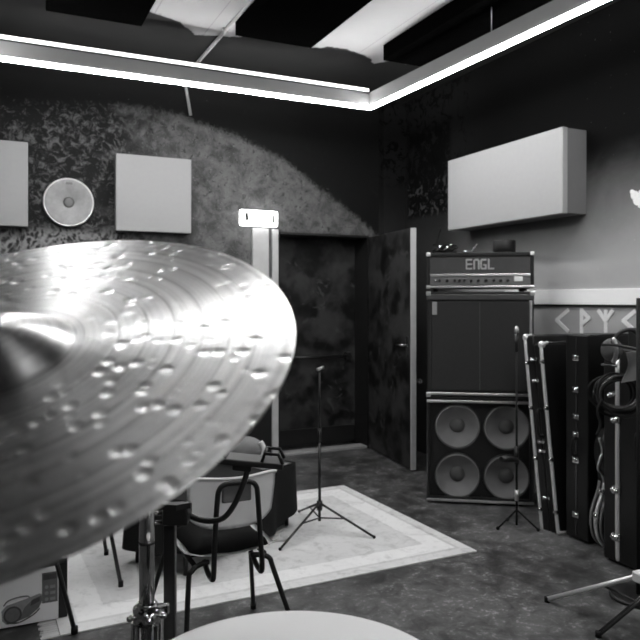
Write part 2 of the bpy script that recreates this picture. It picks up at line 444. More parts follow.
sp.build('paint_splash', 'rune', WR, 'white paint splash on the right wall')

# white shelf rail on the right wall
M['shelf'] = plain('fresh_white_paint', .92, .5, 0, .3, var=.03)
t = thing('wall_shelf', 'long white shelf rail fixed to the right wall above the painted runes', 'shelf', (XR, 3.6, 1.455))
MB().box((-.022, -.75, .012), (0, .95, .122), .003).build('face_board', 'shelf', t)
MB().box((-.016, -.75, 0), (0, .95, .012)).build('shadow_strip', 'black_plastic', t, 'dark strip standing in for the shadow under the white board')  # black strip put in as the board's shadow line on the wall

# ------------------------------------------------------------------ wall panels, disc, exit sign
def wall_panel(name, lo, hi, front, label, group):
    """axis: front = 'y' faces -Y, 'x' faces -X"""
    o = MB().box(lo, hi, .006)
    ob = o.build(name, 'fabric_panel')
    return tag(ob, label, 'acoustic panel', group)
def panel_thing(c0, size, axis, label):
    t = thing('acoustic_panel', label, 'acoustic panel', c0, 0, 'white acoustic panels on the walls')
    w, d, h = size
    if axis == 'y':
        MB().box((0, -d, 0), (w, -d + .03, h), .006).build('fabric_face', 'fabric_panel', t)
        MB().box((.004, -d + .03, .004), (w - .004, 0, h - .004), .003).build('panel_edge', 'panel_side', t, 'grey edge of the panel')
    else:
        MB().box((-d, 0, 0), (-d + .05, w, h), .006).build('fabric_face', 'fabric_panel', t)
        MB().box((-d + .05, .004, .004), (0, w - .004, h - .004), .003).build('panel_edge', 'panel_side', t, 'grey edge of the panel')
    return t
panel_thing((.965, YB, 2.09), (.65, .10, .655), 'y', 'square white acoustic panel on the mural wall between round disc and exit sign')
panel_thing((-.375, YB, 2.09), (.652, .10, .68), 'y', 'square white acoustic panel at the left edge, left of the round disc')
panel_thing((XR - .003, 3.69, 2.105), (1.35, .23, .605), 'x', 'deep rectangular white acoustic panel on the right wall above the amplifier')

t = thing('wall_disc', 'round pale drum head hung on the back wall between two square panels', 'drum head', (.594, YB - .002, 2.314), 0, rot=(PI / 2, 0, 0))
MB().lathe([(0, .022), (.05, .022), (.052, .024), (.17, .026), (.19, .030), (.198, .022), (.20, .004), (0, .002)], 56).build('skin', 'card_mid', t)
MB().lathe([(.0, .030), (.03, .029), (.045, .022), (.0, .020)], 32).build('center_dot', 'card_grey', t, 'darker worn centre patch')
MB().box((-.022, .150, .026), (.028, .168, .029), .001).build('logo_patch', 'card_grey', t, 'small dark printed patch at the top')
MB().lathe([(.188, .0285), (.194, .034), (.202, .030), (.204, .004), (.199, .004)], 56).build('rim', 'steel', t)

t = thing('exit_sign', 'small lit white exit sign box above the left corner of the doorway', 'exit sign', (2.257, YB, 2.185))
MB().box((-.165, -.035, .005), (.185, 0, .152), .01).build('housing', 'white_paint', t)
MB().box((-.180, -.075, 0), (.196, -.035, .150), .020, seg=3).build('lit_face', 'exit_lit', t, 'glowing white face')
MB().box((-.130, -.079, .045), (-.100, -.0745, .122)).build('mark', 'card_black', t, 'small dark bar at the left of the sign')
MB().box((.138, -.079, .035), (.160, -.0745, .110)).box((.126, -.079, .098), (.160, -.0745, .110)).build('mark', 'card_black', t, 'small dark bar at the right of the sign')

# ------------------------------------------------------------------ ceiling: black panels, conduit, hanging light
for x0, x1, y1, lb in ((.33, .952, 4.92, 'black ceiling panel, leftmost, beside the broad white strip'),
                       (1.59, 2.19, 4.80, 'black ceiling panel in the middle, right of the conduit'),
                       (2.815, 3.43, 4.80, 'black ceiling panel nearest the right wall, above the light frame')):
    tag(MB().box((x0, 2.35, 3.395), (x1, y1, ZC), .006).build('ceiling_panel', 'black_foam'), lb, 'acoustic panel', 'black ceiling panels')
for x0, x1, lb in ((.33, .952, 'black ceiling panel overhead, left row'), (1.59, 2.19, 'black ceiling panel overhead, middle row'),
                   (-1.0, -.40, 'added unseen black ceiling panel overhead, far left row')):  # far left panel is unseen, added to darken the cymbal's lower reflection
    tag(MB().box((x0, -1.2, 3.395), (x1, 2.2 if x0 > 0 else 1.72, ZC), .006).build('ceiling_panel', 'black_foam'), lb, 'acoustic panel', 'black ceiling panels')

t = thing('conduit_pipe', 'thin grey conduit running along the ceiling and down the back wall', 'conduit', (1.585, YB, ZC))
MB().tube([(0, -4.2, -.016), (0, -.10, -.016), (0, -.03, -.03), (0, -.016, -.10), (.045, -.016, -.36)], .014, smooth=0).build('pipe', 'conduit', t)
for y in (-1.2, -2.6): MB().box((-.03, y - .012, -.034), (.03, y + .012, 0), .002).build('clip', 'conduit', t)

# suspended LED frame; left and near arms unseen, added for the cymbal's streaks
FX0, FX1, FY0, FY1, FZ, FH = -.02, 2.86, 1.75, 5.10, 3.10, .128
FXE, FYE = .50, 2.35                                   # open ends of the added near and left arms
lf = thing('light_frame', 'large suspended rectangular frame light with glowing white strips', 'light', (FX1, FY1, FZ))
def lb(mb): return mb
W = .032
def loc_box(mb, lo, hi, bev=0):
    o = (FX1, FY1, FZ); return mb.box([lo[i] - o[i] for i in range(3)], [hi[i] - o[i] for i in range(3)], bev)
loc_box(MB(), (FX0 - W, FY1, FZ + .02), (FX1 + W, FY1 + W, FZ + FH)).build('profile', 'profile', lf)
loc_box(MB(), (FXE, FY0 - W, FZ + .02), (FX1 + .16, FY0, FZ + FH)).build('profile', 'profile', lf)
loc_box(MB(), (FX1, FY0, FZ + .02), (FX1 + W, FY1, FZ + FH)).build('profile', 'profile', lf).rotation_euler = (0, 0, .038)
loc_box(MB(), (FX0 - W, FYE, FZ + .02), (FX0, FY1, FZ + FH)).build('profile', 'profile', lf)
def strip(lo, hi, lab):
    o = loc_box(MB(), lo, hi, .004).build('led_strip', 'led_up' if lab.startswith('upper') else 'led', lf, lab)
    if lab.endswith('right'): o.rotation_euler = (0, 0, .038)
strip((FX0, FY1 - .004, FZ - .007), (FX1 + W, FY1 + W + .002, FZ + .008), 'lower glowing strip along the back')
strip((FX1 - .004, FY0 - .02, FZ - .007), (FX1 + W + .002, FY1 - .006, FZ + .008), 'lower glowing strip along the right')
strip((FXE, FY0 - W, FZ - .007), (FX1 + .16, FY0 - .002, FZ + .008), 'added lower glowing strip across the unseen near side')
strip((FX0 - W, FYE, FZ - .007), (FX0 - .002, FY1 - .006, FZ + .008), 'added lower glowing strip along the unseen left arm')
strip((FX0, FY1 - .012, FZ + FH + .004), (FX1 - .01, FY1 + .03, FZ + FH + .030), 'upper glowing strip along the back')
def upstrip(lo, hi, lab): loc_box(MB(), lo, hi, .004).build('led_strip', 'led_added', lf, lab)  # upper strips added to brighten the ceiling that the cymbal reflects
upstrip((FX0 - W, FYE, FZ + FH + .004), (FX0 - .01, FY1 - 1.6, FZ + FH + .030), 'added upper glowing strip on the unseen left arm')
upstrip((FXE, FY0 - W, FZ + FH + .004), (FX1 - .6, FY0 - .01, FZ + FH + .030), 'added upper glowing strip on the unseen near arm')
loc_box(MB(), (FX0, FY1 - .006, FZ + FH - .008), (FX1, FY1, FZ + FH + .004)).build('trim_lip', 'black_metal', lf, 'dark lip under the upper strip')
for x, y in ((FX1 + .073, 3.62), (FX1 + .134, 2.0), (FX0 - .016, 4.9), (FX0 - .016, 3.0)):
    MB().cyl((x - FX1, y - FY1, FH), (x - FX1, y - FY1, ZC - FZ), .003, seg=8).build('suspension_wire', 'steel', lf)

for xx, lab in ((.9, 'added unseen fill lamp behind the drum kit, left one'), (2.35, 'added unseen fill lamp behind the drum kit, right one')):  # unseen lamps added to light the chair and carton from behind the camera
    t = thing('added_fill_lamp', lab, 'light', (xx, -2.1, 3.05), 0, 'added fill lamps behind the drum kit')
    MB().box((0, -.03, .01), (1.3, .03, .07), .004).build('housing', 'profile', t)
    MB().box((.01, -.028, -.022), (1.29, .028, .010), .004).build('led_strip', 'led_fill', t, 'glowing strip')
    for x in (.1, 1.2): MB().cyl((x, 0, .07), (x, 0, ZC - 3.05), .003, seg=8).build('suspension_wire', 'steel', t)

# ------------------------------------------------------------------ rug
rug = thing('rug', 'large pale worn patterned rug on the dark floor under the chairs', 'rug', (1.43, 4.17, 0), math.radians(1.5))
MB().box((-1.17, -.83, 0), (1.17, .82, .010), .003).build('pile', 'rug', rug)
fr = MB()
for k in range(170):
    y = -.82 + k * 1.63 / 169 + random.uniform(-.003, .003)
    fr.box((-1.24 + random.uniform(-.012, .01), y - .0035, 0), (-1.168, y + .0035, .005))
o = fr.build('fringe', 'fringe', rug, 'cream fringe at the left end'); o['kind'] = 'stuff'
tag(MB().grid(lambda u, v: (1.36 + .30 * u + .16 * v, 4.02 - .02 * u + .22 * v, .0115 + .006 * math.sin(5 * u) * v), 8, 8, .001).build('paper_sheet', 'paper'),
    'sheet of white paper on the rug beside the black draped table', 'paper')

# ------------------------------------------------------------------ amplifier stack
AX, AY, AR = 3.235, 4.125, math.radians(-34.5)
AF = Matrix.Translation((AX, AY, 0)) @ RZ(AR)
def amp_loc(x, y, z): return tuple(AF @ Vector((x, y, z)))
AW, AD = .768, .36
def corner_caps(t, w, d, h, r=.022):
    for x in (-w / 2, w / 2):
        for z in (0, h):
            sx = -1 if x < 0 else 1; sz = -1 if z == 0 else 1
            MB().box((x - r + (.003 if sx > 0 else -.003) , -.004, z - r + .003 * sz), (x + r * (.0 if sx > 0 else 1) + (.003 if sx > 0 else 0) + (0 if sx > 0 else .0), .03, z + (r if sz < 0 else 0) + .003 * sz), .005).build('corner_cap', 'chrome', t)
def caps(t, w, h, r=.03, mat='steel'):
    for sx in (-1, 1):
        for z0, z1 in ((-.001, r), (h - r, h + .003)):
            x0, x1 = (-w / 2 - .004, -w / 2 + r) if sx < 0 else (w / 2 - r, w / 2 + .004)
            MB().box((x0, -.006, z0), (x1, .035, z1), .006).build('corner_cap', mat, t)

# lower open cabinet with four bare speakers
t = thing('speaker_cabinet', 'lower black guitar cabinet with four exposed speaker cones, standing on the floor', 'speaker cabinet', (AX, AY, 0), AR)
H1 = .785
mb = MB().box((-AW / 2, .015, .015), (AW / 2, AD, .05), .004).box((-AW / 2, .015, H1 - .035), (AW / 2, AD, H1), .004)
mb.box((-AW / 2, .015, .05), (-AW / 2 + .03, AD, H1 - .035), .004).box((AW / 2 - .03, .015, .05), (AW / 2, AD, H1 - .035), .004).box((-AW / 2 + .03, AD - .02, .05), (AW / 2 - .03, AD, H1 - .035))
mb.build('body', 'tolex', t)
bf = MB()
for x, xa, xb in ((-.160, -AW / 2 + .03, .014), (.195, .014, AW / 2 - .02)):
    for z, za, zb in ((.200, .05, .385), (.565, .385, H1 - .035)):
        def plate(u, v, x=x, xa=xa, xb=xb, z=z, za=za, zb=zb):
            a = u * 2 * PI; ca, sa = math.cos(a), math.sin(a)
            k = min(((xb - x) if ca > 0 else (x - xa)) / max(abs(ca), 1e-6), ((zb - z) if sa > 0 else (z - za)) / max(abs(sa), 1e-6))
            r = .167 + (k - .167) * v
            return (x + ca * r, .052, z + sa * r)
        bf.grid(plate, 96, 1, 0, False)
bf.build('baffle', 'black_plastic', t)
for x in (-.160, .195):
    for z in (.200, .565):
        f = T(x, .05, z) @ RX(PI / 2)
        s = MB().lathe([(.162, .0), (.162, .010), (.154, .016), (.147, .012), (.143, .002), (.060, -.052), (.05, -.056), (0, -.056)], 44, f).build('speaker', 'cone', t, 'grey paper speaker cone')
        MB().lathe([(.056, -.050), (.045, -.036), (.025, -.027), (0, -.024)], 32, f).build('dust_cap', 'cap', s)
        MB().lathe([(.163, .004), (.165, .014), (.170, .014), (.172, 0)], 44, f).build('basket_rim', 'black_metal', s)
MB().box((-AW / 2, -.001, .018), (AW / 2, .017, .036), .003).build('bottom_trim', 'steel', t)
MB().box((-AW / 2, -.001, H1 - .040), (AW / 2, .017, H1 - .022), .003).build('top_trim', 'steel', t)
MB().box((-AW / 2, .001, .036), (-AW / 2 + .012, .017, H1 - .04), .002).build('side_trim', 'dark_chrome', t)
MB().box((AW / 2 - .012, .001, .036), (AW / 2, .017, H1 - .04), .002).build('side_trim', 'dark_chrome', t)
for x in (-.3, .3):
    for y in (.06, .30): MB().cyl((x, y, 0), (x, y, .016), .022).build('foot', 'rubber', t)

# upper cabinet with grille
t = thing('speaker_cabinet', 'upper black guitar cabinet with plain dark grille, stacked under the amplifier head', 'speaker cabinet', amp_loc(0, 0, H1 + .001), AR)
H2 = .775
MB().box((-AW / 2, .015, 0), (AW / 2, AD, H2), .008).build('body', 'tolex', t)
MB().box((-AW / 2 + .035, .004, .05), (AW / 2 - .035, .016, H2 - .07), .004).build('grille', 'grille', t, 'dark grey grille cloth')
MB().box((-.0015, .001, .05), (.0015, .006, H2 - .07)).build('center_seam', 'cap', t)
MB().box((-AW / 2, 0, H2 - .062), (AW / 2, .016, H2 - .018), .006).build('top_trim', 'amp_face', t, 'grey metal rail along the top')
MB().box((-AW / 2, 0, .014), (AW / 2, .016, .034), .004).build('bottom_trim', 'steel', t)
for sx in (-1, 1):
    x = sx * (AW / 2 - .024)
    MB().box((x - .010, .002, .04), (x + .010, .016, H2 - .065), .004).build('side_trim', 'dark_chrome' if sx < 0 else 'steel', t)
MB().box((-AW / 2 + .04, -.002, H2 - .17), (-AW / 2 + .075, .006, H2 - .075), .002).build('badge', 'card_mid', t, 'small pale badge in the upper left corner')
caps(t, AW, H2)

# amplifier head
HZ = H1 + H2 + .004
t = thing('amplifier_head', 'black amplifier head with silver lettering on top of the two cabinets', 'amplifier', amp_loc(0, 0, HZ), AR)
H3 = .285
mb = MB().box((-AW / 2, .012, .02), (AW / 2, .28, .045), .006).box((-AW / 2, .012, H3 - .03), (AW / 2, .28, H3), .006)
mb.box((-AW / 2, .012, .045), (-AW / 2 + .025, .28, H3 - .03), .004).box((AW / 2 - .025, .012, .045), (AW / 2, .28, H3 - .03), .004).box((-AW / 2 + .025, .25, .045), (AW / 2 - .025, .28, H3 - .03))
mb.build('body', 'tolex', t)
MB().box((-AW / 2 + .025, .022, .128), (AW / 2 - .025, .035, H3 - .03), .002).build('fascia', 'amp_face', t)
cp = MB().box((-AW / 2 + .025, .020, .045), (AW / 2 - .025, .035, .110), .002).build('control_panel', 'amp_panel', t, 'pale control panel')
MB().box((-AW / 2 + .025, .012, .110), (AW / 2 - .025, .035, .128), .003).build('bright_rail', 'steel', t)
MB().box((-AW / 2 + .005, .006, .024), (AW / 2 - .005, .016, .040), .003).build('lower_rail', 'steel', t)
for i, x in enumerate([-.29, -.235, -.18, -.145, -.11, -.06, -.01, .045, .10, .15, .20]):
    MB().cyl((x, .020, .078), (x, -.002, .078), .013 if i % 2 else .011, .010, 16).build('knob', 'black_plastic', cp)
MB().box((.245, .014, .072), (.305, .021, .108), .003).build('power_switch', 'paper', cp, 'bright lit switch plate')
MB().ball((-.318, .016, .082), .012).build('input_jack', 'chrome', cp)
# lettering E N G L as on the head
lm = MB(); lz, lh, s = .160, .078, .012
def bar(x0, z0, x1, z1): lm.box((x0, .0185, lz + z0), (x1, .0225, lz + z1))
x = -.100
for z in (0, .033, .066): bar(x, z, x + .046, z + s)
bar(x, 0, x + .010, .078)
x = -.046
bar(x, 0, x + .013, .068); bar(x + .008, .064, x + .038, .078); bar(x + .033, 0, x + .046, .068)
x = .004
bar(x, .008, x + .012, .070); bar(x + .006, .064, x + .044, .078); bar(x + .006, 0, x + .044, .012); bar(x + .034, .004, x + .046, .036); bar(x + .022, .028, x + .046, .038)
x = .058
bar(x, 0, x + .013, .078); bar(x, 0, x + .046, .012)
lm.build('lettering', 'logo', t, 'silver block letters reading ENGL')
for x in (-.32, .32):
    for y in (.05, .24): MB().cyl((x, y, 0), (x, y, .021), .018).build('foot', 'rubber', t)
for sx in (-1, 1):
    x0, x1 = (-AW / 2 - .004, -AW / 2 + .028) if sx < 0 else (AW / 2 - .028, AW / 2 + .004)
    MB().box((x0, .004, H3 - .026), (x1, .04, H3 + .003), .006).build('corner_cap', 'trim', t)
    MB().box((x0, .004, .019), (x1, .04, .045), .006).build('corner_cap', 'steel', t)
hz = HZ + H3
# things lying on the head
t = thing('tape_roll', 'thick black roll lying on the right side of the amplifier head', 'roll', amp_loc(.185, .13, hz), AR)
MB().lathe([(.045, 0), (.080, 0), (.083, .004), (.083, .090), (.080, .094), (.045, .094), (.045, 0)], 40).build('outer_roll', 'black_plastic', t)
MB().lathe([(.040, .002), (.045, .002), (.045, .092), (.040, .092), (.040, .002)], 40).build('core', 'card_dark', t)
t = thing('coiled_cable', 'tangled black cable with chrome plugs on the left of the amplifier head', 'cable', amp_loc(-.25, .12, hz), AR)
pts = []
for k in range(46):
    a = k * .62; rr = .055 + .022 * math.sin(k * 1.7)
    pts.append((rr * 1.35 * math.cos(a), rr * 1.1 * math.sin(a), .008 + .062 * k / 46 + .008 * math.sin(k * 2.3)))
MB().tube(pts, .006, 8, 3).build('cord', 'rubber', t)
MB().cyl((-.01, -.07, .02), (.03, -.075, .05), .010).cyl((.03, -.075, .05), (.05, -.078, .065), .005).build('plug', 'chrome', t)
MB().cyl((-.06, -.06, .02), (-.03, -.07, .055), .009).build('plug', 'chrome', t)
MB().tube([(-.05, 0, .03), (-.06, .02, .07), (-.045, .03, .14), (-.03, .02, .19)], .006, 8).build('cord_end', 'rubber', t)
tag(MB().cyl((0, 0, .009), (.075, 0, .009), .008).cyl((.075, 0, .012), (.125, 0, .072), .005).build('jack_plug', 'chrome'), 'small bright jack plug lying in front of the middle of the amplifier head', 'plug').location = amp_loc(-.115, .07, hz)

# thin microphone stand in front of the stack
t = thing('microphone_stand', 'thin black microphone stand in front of the right side of the speaker cabinets', 'microphone stand', (3.135, 3.615, 0), .4)
MB().cyl((0, 0, .02), (0, 0, 1.20), .0075).build('pole', 'cloth_black', t)
for a in (.9, 2.6, 4.9):
    l = MB().tube([(0, 0, .12), (.09 * math.cos(a), .09 * math.sin(a), .05), (.14 * math.cos(a), .14 * math.sin(a), .012)], .006, 8).build('leg', 'cloth_black', t)
    MB().ball((.14 * math.cos(a), .14 * math.sin(a), .012), .012).build('rubber_foot', 'rubber', l)
MB().cyl((0, 0, .42), (0, 0, .54), .015).build('clutch', 'black_plastic', t)
MB().cyl((0, 0, .18), (0, 0, .25), .013).build('collar', 'steel', t)
MB().cyl((-.01, -.01, .45), (-.14, .04, .47), .017).build('side_arm', 'black_plastic', t)
MB().cyl((0, 0, 1.16), (0, 0, 1.28), .011, .014).ball((0, 0, 1.28), .014).build('microphone_body', 'black_metal', t)
MB().ball((0, 0, 1.30), .016, sc=(1, 1, 1.9)).build('microphone_grille', 'steel', t, 'bright microphone grille')

# ------------------------------------------------------------------ music stand in the middle of the rug
t = thing('music_stand', 'thin black tripod stand on the rug in front of the dark doorway', 'stand', (1.93, 4.10, .010))
MB().cyl((0, 0, .06), (0, 0, .62), .0095).cyl((0, 0, .62), (0, 0, 1.04), .0065).build('pole', 'black_metal', t)
MB().cyl((0, 0, .57), (0, 0, .66), .014).build('clutch', 'black_plastic', t)
MB().cyl((0, 0, .13), (0, 0, .19), .018).build('hub', 'black_plastic', t)
for fx, fy in ((-.37, -.235), (.24, -.29), (.03, .40)):
    l = MB().cyl((fx * .04, fy * .04, .17), (fx, fy, .010), .0075).build('leg', 'black_metal', t)
    MB().cyl((fx * .46, fy * .46, .098), (0, 0, .08), .005).build('brace', 'black_metal', l)
    MB().ball((fx, fy, .010), .0105).build('rubber_foot', 'rubber', l)
MB().cyl((-.02, 0, 1.04), (.025, -.01, 1.055), .010).build('top_knob', 'steel', t, 'bright metal tip')

# ------------------------------------------------------------------ black draped low table
TF = Matrix.Translation((.950, 3.701, .010)) @ RZ(math.radians(33.5))
TW, TD, TH = 1.04, .42, .41
t = thing('low_table', 'low table hidden under a black cloth behind the white chair', 'table', TF.translation, math.radians(33.5))
MB().box((0, 0, TH - .03), (TW, TD, TH), .004).build('tabletop', 'off_white', t)
for x in (.03, TW - .03):
    for y in (.03, TD - .03): MB().cyl((x, y, 0), (x, y, TH - .03), .013).build('leg', 'black_metal', t)
def drape(TW, TD, TH):
    per = []; r = .03; n = 0
    pts = [(-.012, -.012), (TW + .012, -.012), (TW + .012, TD + .012), (-.012, TD + .012)]
    for i in range(4):
        a, b = Vector(pts[i]), Vector(pts[(i + 1) % 4]); k = int((b - a).length / .02)
        for j in range(k): per.append((a.lerp(b, j / k), (b - a).normalized()))
    b = bmesh.new(); N = len(per)
    rows = 12; R = []
    for q in range(rows + 1):
        row = []; u = q / rows
        for i, (p, d) in enumerate(per):
            out = Vector((d.y, -d.x))
            w = (math.sin(i * .55) + .6 * math.sin(i * .23 + 1)) * .016 * u + .03 * u
            hem = .055 + .035 * math.sin(i * .13) + (.03 if p.x > TW * .86 else 0) + (.06 if p.x < .2 else 0)
            z = TH + .006 - (TH - hem) * u
            if q == 0: z = TH + .006
            pp = p + out * w
            row.append(b.verts.new((pp.x, pp.y, z)))
        R.append(row)
    for q in range(rows):
        for i in range(N): b.faces.new((R[q][i], R[q][(i + 1) % N], R[q + 1][(i + 1) % N], R[q + 1][i])).smooth = True
    b.faces.new(R[0])
    bmesh.ops.recalc_face_normals(b, faces=b.faces)
    return b
mb = MB(); mb.merge(drape(TW, TD, TH))
o = tag(mb.build('tablecloth', 'cloth_black'), 'black cloth draped over the low table behind the white chair', 'tablecloth')
o.matrix_world = TF
tz = .010 + TH + .008
def on_table(x, y, z=0): return tuple(TF @ Vector((x, y, TH + .0075 + z)))
o = tag(MB().grid(lambda u, v: (u * .26, v * .13, .002 * math.sin(6 * u + v) + .003), 8, 6, .001).build('paper_sheet', 'card_mid'), 'grey sheet of paper on the right end of the black tablecloth', 'paper')
o.location = on_table(.74, .015); o.rotation_euler = (0, 0, math.radians(33.5 - 8))
# helmet-like grey bag with a white curved strap
t = thing('round_bag', 'rounded grey bag with a white curved strap on the black tablecloth', 'bag', on_table(.84, .27), math.radians(-20))
MB().ball((0, 0, .088), .13, 28, (1.15, .8, .68)).build('body', 'cloth_grey', t)
pts = [(.135 * math.cos(a) * 1.06, -.05, .09 + .105 * math.sin(a)) for a in [(-.65 + k * .11) for k in range(12)]]
MB().tube(pts, .016, 10).build('strap', 'white_paint', t, 'white curved strap')

# ------------------------------------------------------------------ school chairs
def make_chair(label):
    t = thing('school_chair', label, 'chair', (.885, 2.86, .010), 0, 'white shell school chairs on the rug')
    def seat(u, v):   # v 0 rear .. 1 front
        x = (u - .5) * (.37 + .03 * v); y = -.19 + .39 * v
        z = .452 + .030 * (abs(u - .5) * 2) ** 3 + .028 * max(0, .18 - v) / .18 - .03 * max(0, v - .82) / .18
        return (x, y, z)
    MB().grid(seat, 20, 20, .010).build('seat', 'chair_shell', t)
    def back(u, v):
        w = .372 - .02 * (1 - v) ** 2
        x = (u - .5) * w; c = (u - .5) * 2
        z = .578 + .045 * c ** 4 * (1 - v) + v * (.205 + .012 * c * c - .06 * c * c * (0) )
        if v > .5: z -= .012 * abs(c) ** 6
        return (x, -.185 + .05 * c * c - .02 * v, z)
    MB().grid(back, 24, 12, -.010).build('backrest', 'chair_shell', t)
    rim = [back(u / 24, 1) for u in range(25)]
    MB().tube([(p[0], p[1] - .004, p[2]) for p in rim], .0065, 8, 2).build('backrest_rim', 'white_paint', t, 'bright rolled top edge of the backrest')
    MB().box((-.060, -.216, .690), (.060, -.196, .762), .006).build('back_plate', 'card_grey', t, 'dark plate behind the backrest')
    y = -.222
    loop = [(-.102, -.10, .435), (-.102, -.16, .405), (-.101, -.212, .40), (-.100, y - .006, .43), (-.094, y, .55), (-.084, y, .70), (-.076, y, .748), (-.05, y, .768), (0, y, .770), (.05, y, .768), (.076, y, .748), (.084, y, .70), (.094, y, .55), (.100, y - .006, .43), (.101, -.212, .40), (.102, -.16, .405), (.102, -.10, .435)]
    MB().tube(loop, .0105, 12, 5).build('back_frame', 'black_metal', t)
    MB().tube([(-.15, .15, .436), (-.15, -.12, .436)], .010, 10, 0).tube([(.15, .15, .436), (.15, -.12, .436)], .010, 10, 0).tube([(-.16, .03, .434), (.16, .03, .434)], .009, 10, 0).build('seat_frame', 'black_metal', t)
    for sx, sy in ((-1, -1), (1, -1), (-1, 1), (1, 1)):
        if sy < 0: p = [(sx * .09, -.12, .436), (sx * .135, -.135, .434), (sx * .165, -.145, .418), (sx * .180, -.152, .37), (sx * .29 if sx > 0 else -.21, -.215, .012)]
        else: p = [(sx * .15, .10, .436), (sx * .17, .15, .430), (sx * .19, .18, .40), (sx * .202, .20, .35), (sx * .265, .335, .012)]
        l = MB().tube(p, .0105, 12, 5).build('leg', 'black_metal', t)
        MB().cyl((p[-1][0], p[-1][1], 0), (p[-1][0], p[-1][1], .03), .0135).build('rubber_foot', 'rubber', l)
    return t
ch = make_chair('white plastic school chair with black tube frame in front of the draped table')
c2 = copy_tree(ch); c2['label'] = 'school chair mostly behind the cymbal, only its dark tube legs showing on the rug'
c2.location = (.40, 3.945, .010); c2.rotation_euler = (0, 0, PI / 2)
# black cushion cloth on the seat
def cush(u, v):
    x = (u - .5) * .325; y = -.165 + .33 * v; e = min(u, 1 - u, v, 1 - v)
    return (x, y, .012 + .052 * min(1, e / .16) ** .5 + .004 * math.sin(9 * u + 5 * v))
mb = MB().grid(cush, 22, 22, -.006)
o = tag(mb.build('folded_cloth', 'cloth_black'), 'folded black cloth lying on the seat of the white chair', 'cloth')
o.location = (.885, 2.875, .010 + .463)

# ------------------------------------------------------------------ carton and stool at lower left
t = thing('carton', 'white carton printed with a portable stereo at the lower left', 'box', (-.22, 3.485, .010), 0)
CW, CH, CD = .55, .28, .06
MB().box((0, 0, 0), (CW, CD, CH), .002).build('box_body', 'card_white', t)
MB().box((CW - .040, -.0012, .002), (CW - .001, .001, CH - .002)).build('black_band', 'card_black', t, 'black printed band at the right edge')
MB().box((.30, -.0012, CH - .03), (CW - .04, .001, CH - .002)).build('black_band', 'card_black', t, 'black printed band along the top')
lab = MB().box((CW - .150, -.0014, .105), (CW - .082, .001, .245)).build('label_strip', 'card_grey', t, 'grey printed feature strip'); lab.location = (.038, 0, -.022)
for i in range(3): MB().cyl((CW - .130, .0, .122 + .028 * i), (CW - .130, -.0018, .122 + .028 * i), .0085, seg=14).box((CW - .115, -.0018, .114 + .028 * i), (CW - .092, .0, .128 + .028 * i)).build('icon', 'card_mid', lab)
MB().box((CW - .145, -.0018, .212), (CW - .087, 0, .238)).build('icon', 'card_dark', lab)
# printed picture of a stereo: body, speaker, handle, display
f = RX(PI / 2)
pic = MB().prism([(.155, .035), (.27, .060), (.340, .105), (.365, .150), (.36, .185), (.345, .192), (.25, .172), (.12, .150), (.085, .120), (.09, .06), (.12, .035)], .0014, f).build('printed_stereo', 'card_mid', t, 'printed picture of a portable stereo'); pic.location = (.214, 0, -.012); pic.scale = (.62, 1, .75)
MB().prism([(.20, .045), (.27, .062), (.34, .107), (.362, .150), (.358, .18), (.30, .165), (.24, .12)], .0018, f).build('printed_front', 'card_grey', pic)
MB().prism([(.16 + .062 * math.cos(a), .088 + .052 * math.sin(a)) for a in [k * 2 * PI / 32 for k in range(32)]], .0022, f).build('printed_speaker', 'card_dark', pic)
MB().prism([(.16 + .050 * math.cos(a), .088 + .041 * math.sin(a)) for a in [k * 2 * PI / 32 for k in range(32)]], .0026, f).build('printed_cone', 'card_grey', pic)
MB().prism([(.28, .125), (.345, .145), (.345, .172), (.29, .158)], .0022, f).build('printed_display', 'card_dark', pic)
MB().tube([(.10, -.001, .15), (.13, -.001, .178), (.20, -.001, .19), (.26, -.001, .188), (.275, -.001, .178)], .004, 6).build('printed_handle', 'card_grey', pic)
MB().tube([(.12, -.001, .045), (.20, -.001, .035), (.30, -.001, .068), (.345, -.001, .10)], .004, 6).build('printed_shadow', 'card_dark', pic)

t = thing('stool', 'black stool behind the cymbal with one slim leg showing beside the carton', 'stool', (.12, 3.40, 0))
MB().lathe([(0, .53), (.15, .53), (.165, .54), (.168, .565), (.155, .58), (0, .585)], 36).build('seat', 'cloth_black', t)
for (fx, fy), (tx, ty), z0 in (((.222, -.10), (.10, .02), .010), ((-.19, -.16), (-.09, -.06), .001), ((-.02, .265), (0, .085), .010)):
    l = MB().cyl((tx, ty, .535), (fx, fy, z0 + .012), .0105).build('leg', 'black_metal', t)
    MB().cyl((fx, fy, z0), (fx, fy, z0 + .03), .015).build('rubber_foot', 'rubber', l)

# ------------------------------------------------------------------ equipment cases by the right wall
def butterfly(mb, x, y, z):
    mb.box((x - .004, y - .018, z - .020), (x, y + .018, z + .020), .002).ball((x - .006, y, z), .012)
